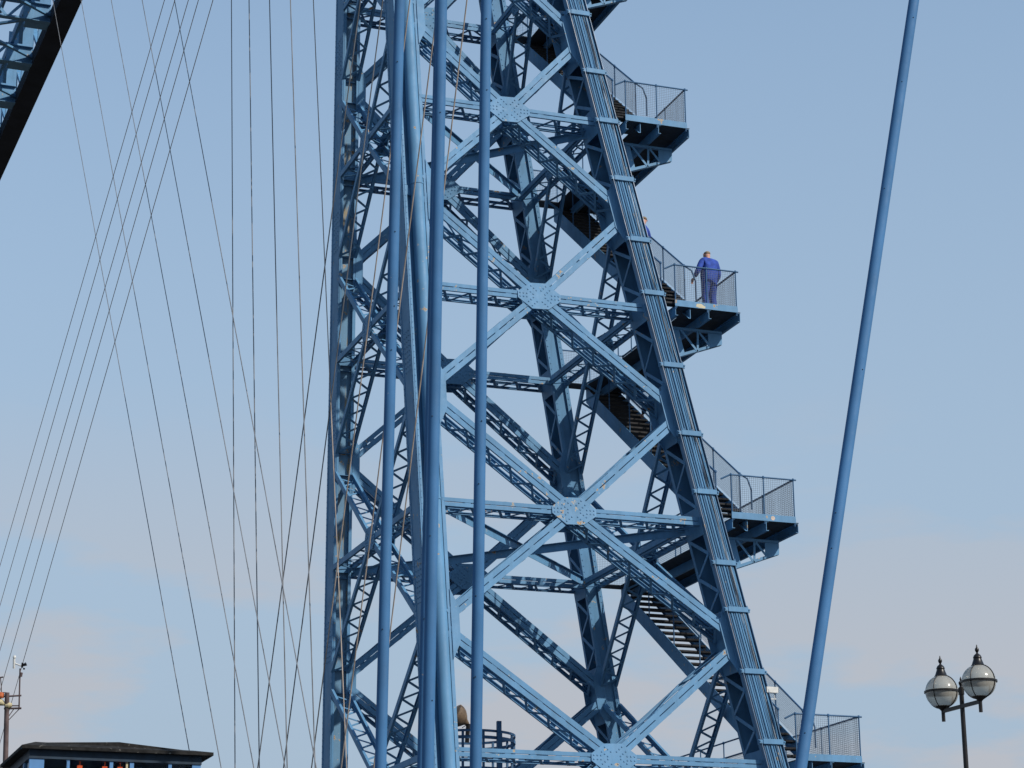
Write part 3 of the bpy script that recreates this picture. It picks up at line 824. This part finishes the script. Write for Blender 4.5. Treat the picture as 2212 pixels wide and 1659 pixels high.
for k, (xa, xb) in enumerate([(565, 572.5), (608, 629.4), (658, 694.8), (709, 760.6)]):
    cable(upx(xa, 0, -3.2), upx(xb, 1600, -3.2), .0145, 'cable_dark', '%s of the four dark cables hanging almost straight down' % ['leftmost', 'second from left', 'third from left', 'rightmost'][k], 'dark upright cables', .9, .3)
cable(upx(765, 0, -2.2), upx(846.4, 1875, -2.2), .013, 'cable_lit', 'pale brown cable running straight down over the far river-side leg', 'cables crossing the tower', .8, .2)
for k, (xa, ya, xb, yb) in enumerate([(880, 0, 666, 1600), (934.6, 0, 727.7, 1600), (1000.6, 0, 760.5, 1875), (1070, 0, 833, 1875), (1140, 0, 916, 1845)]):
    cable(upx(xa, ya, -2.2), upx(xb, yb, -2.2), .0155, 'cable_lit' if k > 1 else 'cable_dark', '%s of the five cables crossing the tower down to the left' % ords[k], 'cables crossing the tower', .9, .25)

# ------------------------------------------------------------------ bridge boom high up at the left
bm_ = thing('bridge_boom', (-2.6, 12, 50), 'dark underside of the high blue bridge boom in the top left corner', 'bridge')
y0, y1 = 2.0, 150.0
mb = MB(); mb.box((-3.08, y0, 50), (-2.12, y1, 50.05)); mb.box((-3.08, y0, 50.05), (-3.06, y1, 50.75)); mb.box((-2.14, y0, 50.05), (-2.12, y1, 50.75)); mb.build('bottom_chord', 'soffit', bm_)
mb = MB(); mb.box((-3.0, y0, 54.9), (-2.2, y1, 55.5)); mb.build('top_chord', 'paint', bm_)
mb = MB(); mb.box((-10.5, y0, 50), (-9.6, y1, 50.7)); mb.build('bottom_chord', 'paint', bm_)
mb = MB(); mb.box((-10.4, y0, 54.9), (-9.7, y1, 55.5)); mb.build('top_chord', 'paint', bm_)
yy = 2.0 + 4.95 * 0; k = 0
st_y = [46.63 + 4.98 * j for j in range(-8, 20)]
for j, yy in enumerate(st_y):
    big = 40 < yy < 85
    # cross girder: two flanges, end plate and lattice web
    mb = MB()
    for zz in (50.0, 50.9):
        mb.box((-9.6, yy - .17, zz), (-3.09, yy + .17, zz + .03)); mb.box((-9.6, yy - .01, zz + .03), (-3.09, yy + .01, zz + .16))
    mb.box((-4.35, yy - .012, 50.16), (-3.09, yy + .012, 50.9))
    n_ = 7
    for q in range(n_):
        xa = -4.35 - (5.2 / n_) * q; xb = xa - 5.2 / n_
        mb.beam((xa, yy, 50.05 if q % 2 else 50.9), (xb, yy, 50.9 if q % 2 else 50.05), .02, .14)
    mb.build('cross_girder', 'paint', bm_)
    for xx in (-2.6, -10.0):
        mb = MB(); mb.box((xx - .26, yy - .012, 50.75), (xx + .26, yy + .012, 54.9)); mb.box((xx - .27, yy - .10, 50.75), (xx - .25, yy + .10, 54.9)); mb.box((xx + .25, yy - .10, 50.75), (xx + .27, yy + .10, 54.9)); mb.build('post', 'paint', bm_)
        mb = MB(); mb.beam((xx, yy, 50.7), (xx, yy + 4.98, 54.9), .18, .28, X); mb.build('diagonal', 'paint', bm_)
    mb = MB(); mb.beam((-9.6, yy, 50.4), (-3.1, yy + 4.98, 50.4), .16, .10); mb.beam((-3.1, yy, 50.4), (-9.6, yy + 4.98, 50.4), .16, .10); mb.build('wind_brace', 'paint', bm_)
    mb = MB(); mb.box((-4.2, yy + .3, 50.06), (-3.09, yy + .9, 50.09)); mb.box((-3.6, yy - .012, 50.95), (-3.09, yy + .012, 54.0)); mb.build('gusset_plate', 'paint', bm_)
    mb = MB()
    for xx in (-4.1, -5.2, -7.6, -8.7): mb.beam((xx, yy, 51.2), (xx, yy + 4.98, 51.2), .14, .35)
    mb.build('stringer', 'paint', bm_)

bm_.location.x += .68
bm_.rotation_euler.z = 0.0213

# ------------------------------------------------------------------ control cabin at the lower left
hx0, hx1, hy0, hy1 = -10.98, -8.02, -15.0, -12.6
cb = thing('control_cabin', ((hx0 + hx1) / 2, (hy0 + hy1) / 2, 4.6), 'small blue cabin with a black felt roof and wide windows', 'cabin')
ct = 7.17
mb = MB()     # roof: shallow hipped felt roof with turned-down edge
e = .16; b0 = [(hx0 - e, hy0 - .14, ct), (hx1 + e + .03, hy0 - .14, ct), (hx1 + e + .03, hy1 + e, ct), (hx0 - e, hy1 + e, ct)]
b1 = [(p[0], p[1], ct + .055) for p in b0]
t1 = [(hx0 + .10, hy0 + .12, ct + .15), (hx1 - .10, hy0 + .12, ct + .11), (hx1 - .10, hy1 - .1, ct + .11), (hx0 + .10, hy1 - .1, ct + .15)]
mb.add(b0 + b1 + t1, [(0, 3, 2, 1), (0, 1, 5, 4), (1, 2, 6, 5), (2, 3, 7, 6), (3, 0, 4, 7), (4, 5, 9, 8), (5, 6, 10, 9), (6, 7, 11, 10), (7, 4, 8, 11), (8, 9, 10, 11)])
rf = mb.build('roof', 'felt', cb)
xm_ = (hx0 * .48 + hx1 * .52)
mb = MB(); mb.poly([(hx0 + .13, hy0 + .125, ct + .14), (xm_, hy0 + .125, ct + .205), (hx1 - .13, hy0 + .125, ct + .10)], V((0, .9, 0))); mb.build('roof_ridge', 'felt', cb)
mb = MB(); mb.box((hx0 - .01, hy0 - .02, ct - .15), (hx1 + .01, hy1, ct - .002)); mb.build('eaves_board', 'hut_dark', cb)
mb = MB(); mb.box((hx0, hy0, 4.6), (hx1, hy1, 5.75)); mb.build('lower_wall', 'hut_blue', cb)
fz0, fz1 = 5.75, ct - .151
divs = [hx0, hx0 + .26, hx0 + .66, hx0 + 1.40, hx0 + 1.72, hx0 + 2.42, hx0 + 2.80, hx1]
for k, xx in enumerate([hx0 + .125, hx0 + .66, hx0 + 1.40, hx0 + 1.755, hx0 + 2.42, hx1 - .075]):
    wd = [.25, .05, .06, .07, .06, .15][k]
    mb = MB(); mb.box((xx - wd / 2, hy0, fz0), (xx + wd / 2, hy0 + .08, fz1)); mb.build('window_post', 'hut_blue', cb)
mb = MB(); mb.box((hx0 + 1.655, hy0 + .02, fz0), (hx0 + 1.69, hy0 + .06, fz1)); mb.build('drain_pipe', 'cream', cb)
for xa, xb in ((hx0 + .25, hx0 + .635), (hx0 + .685, hx0 + 1.37), (hx0 + 1.43, hx0 + 1.65), (hx0 + 1.79, hx0 + 2.39), (hx0 + 2.45, hx1 - .15)):
    mb = MB(); mb.box((xa, hy0 + .035, fz0), (xb, hy0 + .041, fz1)); wpn = mb.build('window_pane', 'glass', cb)
    if xa < hx0 + 1.0:
        mb = MB(); mb.box((xa, hy0 + .02, ct - .33 - .03), (xb, hy0 + .06, ct - .33)); mb.build('glazing_bar', 'white', cb)
for yy in (hy1 - .06, hy0 + .7): 
    for xx in (hx0, hx1 - .08):
        mb = MB(); mb.box((xx, yy - .1, fz0), (xx + .08, yy + .06, fz1)); mb.build('window_post', 'hut_blue', cb)
for xx in (hx0 + .03, hx1 - .036):
    mb = MB(); mb.box((xx, hy0 + .2, fz0), (xx + .006, hy1 - .2, fz1)); mb.build('window_pane', 'glass', cb)
mb = MB(); mb.box((hx0 + .02, hy1 - .05, fz0), (hx1 - .02, hy1 - .02, fz1)); mb.build('back_wall', 'inside', cb)
mb = MB(); mb.box((hx0 + .1, hy0 + .1, ct - .06), (hx1 - .1, hy1 - .1, ct - .04)); mb.build('ceiling', 'inside', cb)
mb = MB(); mb.box((hx0 - .3, hy0 - .3, 4.4), (hx1 + .3, hy1 + .3, 4.598)); mb.build('floor_platform', 'rail', cb)
for xx in (hx0, hx1):
    for yy in (hy0, hy1):
        mb = MB(); mb.beam((xx, yy, 0), (xx, yy, 4.4), .2); mb.build('support_post', 'rail', cb)
lamp_l = ['left orange square light in the cabin windows', 'middle orange square light, beside a blue window post of the cabin', 'right orange square light in the narrow cabin window']
for k, xx in enumerate((hx0 + .885, hx0 + 1.315, hx0 + 1.58)):
    mb = MB(); mb.box((xx - .042, hy0 + .14, ct - .30), (xx + .042, hy0 + .18, ct - .22)); mb.box((xx - .002, hy0 + .158, ct - .22), (xx + .002, hy0 + .162, ct - .06))
    o = mb.build('cabin_light', 'orange_lit'); c0 = V((xx, hy0 + .16, ct - .30)); o.data.transform(Matrix.Translation(-c0)); o.location = c0
    tag(o, lamp_l[k], 'light', 'orange lights hanging in the cabin')

# ------------------------------------------------------------------ instrument mast beside the cabin
ms = thing('instrument_mast', (-11.03, -12.5, 0), 'brown mast with horns, an orange lamp and a white wind gauge', 'mast')
def mpt(sx_, sy_):      # photograph point at the mast's own distance
    d = FW + RT * ((sx_ * .8848 - 1106) / 5011.17) - UP * ((sy_ * .8848 - 829.5) / 5011.17); return CAM + d * 42.0
mb = MB(); lo = mpt(13, 1875); hi = mpt(17.5, 1691); dd = (hi - lo) / (hi.z - lo.z)
lo0 = V((lo.x, lo.y, 0)); mb.tube([lo0, lo, hi], [.05, .05, .042], 10); smooth_by_angle(mb.build('mast_pole', 'mast', ms))
mb = MB(); mb.tube([mpt(-18, 1702), mpt(52, 1698)], .017, 6); mb.build('crossbar', 'mast', ms)
mb = MB(); mb.tube([mpt(10, 1730), mpt(52, 1729)], .02, 6); mb.tube([mpt(28, 1723), mpt(48, 1723)], .012, 6); mb.build('crossbar', 'mast', ms)
mb = MB(); mb.tube([mpt(46.5, 1732), mpt(49, 1632)], .015, 6); mb.tube([mpt(50, 1652), mpt(52, 1642)], .03, 8); mb.build('side_pole', 'mast', ms)
mb = MB(); mb.tube([mpt(22, 1757), mpt(46, 1732)], .008, 5); mb.tube([mpt(19, 1752), mpt(33, 1732)], .008, 5); mb.build('brace', 'mast', ms)
mb = MB(); c = mpt(34.5, 1608); c2 = mpt(34, 1632); mb.tube([c2, c], .022, 10); mb.tube([mpt(33, 1618), mpt(52, 1626)], .014, 6); mb.lathe(mpt(35, 1608), [(.02, 0), (.03, .02), (.028, .05), (.01, .06)], 10); mb.build('wind_gauge', 'white', ms)
mb = MB(); mb.tube([mpt(53, 1626), mpt(64, 1621)], [.012, .035], 8); mb.tube([mpt(55, 1618), mpt(54, 1630)], .02, 6); mb.lathe(mpt(58.5, 1635), [(.01, 0), (.02, .015), (.018, .03)], 8); mb.build('wind_vane', 'black', ms)
mb = MB(); mb.lathe(mpt(2, 1704), [(.05, 0), (.062, .03), (.062, .08), (.045, .10)], 14); mb.build('orange_lamp', 'orange_dull', ms)
mb = MB(); mb.tube([mpt(-6, 1712), mpt(4, 1716), mpt(12, 1719)], [.075, .055, .03], 12); mb.build('horn', 'cream', ms)
mb = MB(); mb.tube([mpt(14, 1722), mpt(22, 1722), mpt(29, 1721)], [.05, .055, .035], 12); mb.build('horn', 'cream', ms)
mb = MB(); mb.tube([mpt(16, 1691), mpt(4, 1690), mpt(2.5, 1668), mpt(1, 1655)], .010, 5); mb.tube([mpt(-4, 1655), mpt(8, 1653)], .014, 5); mb.build('aerial', 'mast', ms)

# ------------------------------------------------------------------ street lamp with two globes
lp = V((1.50, -24.75, 0))
lamp = thing('street_lamp', tuple(lp), 'black twin street lamp with two frosted glass globes and finials', 'street lamp')
def lpt(sx_, sy_, d): 
    dv_ = FW + RT * ((sx_ * .8848 - 1106) / 5011.17) - UP * ((sy_ * .8848 - 829.5) / 5011.17); return CAM + dv_ * d
GL = lpt(2299.7, 1689, 35.25); GR = lpt(2390, 1664, 34.35)
PT = lpt(2346.3, 1678, 34.8); PB = lpt(2354.3, 1875, 34.8)
px_ = V((PB.x, PB.y, 0))
lamp.location = (PT.x, PT.y, 0)
ptop = V((PT.x, PT.y, PT.z))
mb = MB(); mb.tube([(PT.x + .01, PT.y, 0), (PT.x + .005, PT.y, 3.0), (PT.x, PT.y, ptop.z)], [.062, .046, .034], 16); smooth_by_angle(mb.build('post', 'black', lamp))
mb = MB(); mb.lathe((PT.x + .01, PT.y, 0), [(.16, 0), (.16, .1), (.11, .16), (.10, .8), (.075, .9), (.075, .95)], 16); mb.build('post_base', 'black', lamp)
mb = MB(); mb.lathe(ptop - V((0, 0, .11)), [(.044, 0), (.044, .10)], 14)
mb.lathe(ptop, [(.03, 0), (.02, .02), (.034, .05), (.034, .075), (.012, .10), (.016, .12), (.004, .16)], 14); smooth_by_angle(mb.build('post_cap', 'black', lamp))
AL = V((GL.x, GL.y, GL.z - .29)); AR = V((GR.x, GR.y, GR.z - .29))
mb = MB(); mb.beam(AL + V((0, 0, -.005)), AR + V((0, 0, -.005)), .035, .055); mb.build('cross_arm', 'black', lamp)
for G, rr in ((GL, .252), (GR, .253)):
    mb = MB(); prof = [(max(.002, rr * math.sin(math.pi * k / 24)), -rr * math.cos(math.pi * k / 24)) for k in range(1, 24)]
    mb.lathe(G, prof, 36); smooth_by_angle(mb.build('globe', 'globe', lamp), 60)
    mb = MB(); mb.lathe(G + V((0, 0, -rr - .20)), [(.028, 0), (.028, .16), (.05, .185), (.11, .225), (.12, .235), (.02, .24)], 18); smooth_by_angle(mb.build('globe_holder', 'black', lamp))
    mb = MB(); mb.lathe(G, [(rr + .004, -.016), (rr + .018, -.014), (rr + .018, .014), (rr + .004, .016)], 36); smooth_by_angle(mb.build('equator_band', 'black', lamp))
    for q in range(4):
        a = q * math.pi / 2 + .55
        mb = MB(); mb.tube([G + V((math.cos(a) * math.sin(t_), math.sin(a) * math.sin(t_), math.cos(t_))) * (rr + .006) for t_ in [math.pi * (.09 + .84 * k / 14) for k in range(15)]], .0075, 6)
        mb.build('rib', 'black', lamp)
    top = G + V((0, 0, rr - .025))
    mb = MB(); mb.lathe(top, [(.10, 0), (.104, .012), (.092, .022), (.062, .105), (.06, .12), (.066, .128), (.062, .14), (.05, .165), (.026, .185), (.012, .20), (.03, .235), (.03, .26), (.012, .285), (.009, .31), (.004, .325)], 18); smooth_by_angle(mb.build('finial', 'black', lamp), 50)

# ------------------------------------------------------------------ people
def skin_mesh(name, verts, edges, radii, mat, parent=None, root=0, sub=2):
    me = bpy.data.meshes.new(name); me.from_pydata([V(v) for v in verts], edges, [])
    o = bpy.data.objects.new(name, me); COL.objects.link(o)
    o.modifiers.new('skin', 'SKIN'); sb = o.modifiers.new('sub', 'SUBSURF'); sb.levels = sub; sb.render_levels = sub
    for k, r in enumerate(radii):
        sv = me.skin_vertices[0].data[k]; sv.radius = r if isinstance(r, tuple) else (r, r); sv.use_root = (k == root)
    dg = bpy.context.evaluated_depsgraph_get(); dg.update()
    nm = bpy.data.meshes.new_from_object(o.evaluated_get(dg))
    o.modifiers.clear(); o.data = nm; nm.name = name
    nm.materials.clear(); nm.materials.append(M[mat])
    for p in nm.polygons: p.use_smooth = True
    if parent: o.parent = parent
    return o
def person(loc, rz, label, suit, pose, scale=1.0):
    """pose: dict of joints in the person's own frame, x right, y forward, z up"""
    J = pose
    root = skin_mesh('person',
        [J['pel'], J['che'], J['nek'], J['hed'], J['crn'], J['shl'], J['ell'], J['wrl'], J['shr'], J['elr'], J['wrr'], J['hpl'], J['knl'], J['anl'], J['hpr'], J['knr'], J['anr']],
        [(0, 1), (1, 2), (2, 3), (3, 4), (1, 5), (5, 6), (6, 7), (1, 8), (8, 9), (9, 10), (0, 11), (11, 12), (12, 13), (0, 14), (14, 15), (15, 16)],
        [(.08, .06), (.08, .06), .062, (.098, .112), (.066, .075), .03, .028, .028, .03, .028, .028, .05, .04, .035, .05, .04, .035], 'skin')
    # hands: palm and five curled fingers each
    for side, wr, el in ((-1, 'wrl', 'ell'), (1, 'wrr', 'elr')):
        d = (V(J[wr]) - V(J[el])).normalized(); s = V((0, 0, 1)).cross(d); s = (s if s.length > .2 else V((1, 0, 0))).normalized(); n = d.cross(s)
        w0 = V(J[wr]); vs = [w0, w0 + d * .06]; es = [(0, 1)]; rs = [.024, .03]
        for k, (off, ln) in enumerate(((-.03, .075), (-.01, .09), (.01, .085), (.03, .065))):
            b = len(vs); p = w0 + d * .09 + s * off; vs += [p, p + d * ln * .55 - n * .008, p + d * ln * .85 - n * .04]; es += [(1, b), (b, b + 1), (b + 1, b + 2)]; rs += [.0105, .0095, .008]
        b = len(vs); p = w0 + d * .03 - s * .035 * side; vs += [p, p + d * .035 - s * .02 * side, p + d * .065 - s * .022 * side - n * .01]; es += [(0, b), (b, b + 1), (b + 1, b + 2)]; rs += [.012, .011, .009]
        skin_mesh('hand', vs, es, rs, 'skin', root, 0, 1)
    L_ = lambda a, b, t: tuple(V(J[a]).lerp(V(J[b]), t))
    bul = J.get('bulk', 1.0)
    skin_mesh('coverall',
        [J['pel'], L_('pel', 'che', .5), J['che'], L_('che', 'nek', .80), J['shl'], J['ell'], L_('ell', 'wrl', .93), J['shr'], J['elr'], L_('elr', 'wrr', .93), J['hpl'], J['knl'], J['anl'], J['hpr'], J['knr'], J['anr']],
        [(0, 1), (1, 2), (2, 3), (2, 4), (4, 5), (5, 6), (2, 7), (7, 8), (8, 9), (0, 10), (10, 11), (11, 12), (0, 13), (13, 14), (14, 15)],
        [(.185 * bul, .155 * bul), (.19 * bul, .165 * bul), (.20 * bul, .15 * bul), .10, .092, .075, .058, .092, .075, .058, .13 * bul, .095, .088, .125 * bul, .095, .088], suit, root)
    for a in ('anl', 'anr'):
        p = V(J[a]); skin_mesh('boot', [p, p + V((0, -.03, -.07)), p + V((0, .10, -.085)), p + V((0, .17, -.09))], [(0, 1), (1, 2), (2, 3)], [.052, .05, .045, .035], 'boot', root, 0, 1)
    h = V(J['hed']); c = V(J['crn']); u = (c - h).normalized()
    for sgn in (-1, 1):
        skin_mesh('ear', [h + V((sgn * .100, .0, .02)), h + V((sgn * .106, -.012, -.015))], [(0, 1)], [(.008, .018), (.006, .014)], 'skin', root, 0, 1)
    fwd = V(J.get('look', (0, 1, 0))).normalized()
    skin_mesh('nose', [h + fwd * .098 + V((0, 0, .03)), h + fwd * .128 + V((0, 0, -.008))], [(0, 1)], [.012, .015], 'skin', root, 0, 1)
    for sgn in (-1, 1):
        sd = fwd.cross(V((0, 0, 1))); skin_mesh('eye', [h + fwd * .098 + sd * (.032 * sgn) + V((0, 0, .03)), h + fwd * .102 + sd * (.032 * sgn) + V((0, 0, .03))], [(0, 1)], [.010, .008], 'boot', root, 0, 1)
    skin_mesh('mouth', [h + fwd * .102 + fwd.cross(V((0, 0, 1))) * -.022 + V((0, 0, -.05)), h + fwd * .102 + fwd.cross(V((0, 0, 1))) * .022 + V((0, 0, -.05))], [(0, 1)], [.006, .006], 'dome', root, 0, 1)
    # close-cropped hair round the back and sides
    vs = [h - fwd * .030 + V((0, 0, -.01)), h - fwd * .028 + V((0, 0, .05)), c - fwd * .018 + V((0, 0, -.012))]
    skin_mesh('hair', vs, [(0, 1), (1, 2)], [(.090, .088), (.094, .090), (.058, .062)], 'hair', root, 0, 2)
    root.location = loc; root.rotation_euler = (0, 0, rz); root.scale = (scale,) * 3
    tag(root, label, 'person')
    return root
STAND = dict(pel=(0, 0, .96), che=(0, .02, 1.34), nek=(0, .05, 1.50), hed=(0, .085, 1.60), crn=(0, .08, 1.70),
    shl=(-.22, .0, 1.385), ell=(-.35, -.02, 1.13), wrl=(-.36, .16, .95), shr=(.22, .0, 1.385), elr=(.33, .02, 1.11), wrr=(.33, .20, .93),
    hpl=(-.11, 0, .90), knl=(-.13, .03, .50), anl=(-.14, -.02, .10), hpr=(.11, 0, .90), knr=(.12, .05, .50), anr=(.13, .0, .10), bulk=1.10)
zl = Z[2] + .14
person((7.42, -3.45, zl), R(14), 'man in a bright blue boiler suit seen from behind on a landing', 'suit', STAND, 1.035)
UPST = dict(STAND, wrl=(-.28, .30, 1.05), shr=(.22, .03, 1.40), elr=(.33, .12, 1.20), wrr=(.36, .38, 1.34), knr=(.11, .26, .62), anr=(.11, .22, .32), bulk=.88)
def stair_z(i, y):
    yt = hw(Z[i]) + .45; yb = -hw(Z[i + 1]) - .46; return Z[i + 1] + .14 + (Z[i] - Z[i + 1]) * (y - yb) / (yt - yb)
person((6.25, -1.78, stair_z(1, -1.78)), 0, 'man half hidden behind the outer leg with a hand on the rail', 'suit', dict(UPST, nek=(.06, .05, 1.49), hed=(.115, .085, 1.61), crn=(.13, .08, 1.71), shl=(-.18, 0, 1.37), shr=(.17, .02, 1.36), elr=(.26, .12, 1.16), wrr=(.36, .36, 1.30)), 1.0)
person((xR(Z[3]) + .42, -.3, stair_z(2, -.3)), 0, 'man in dark clothes on the stairs behind the lattice', 'suit_dark', UPST, 1.0)
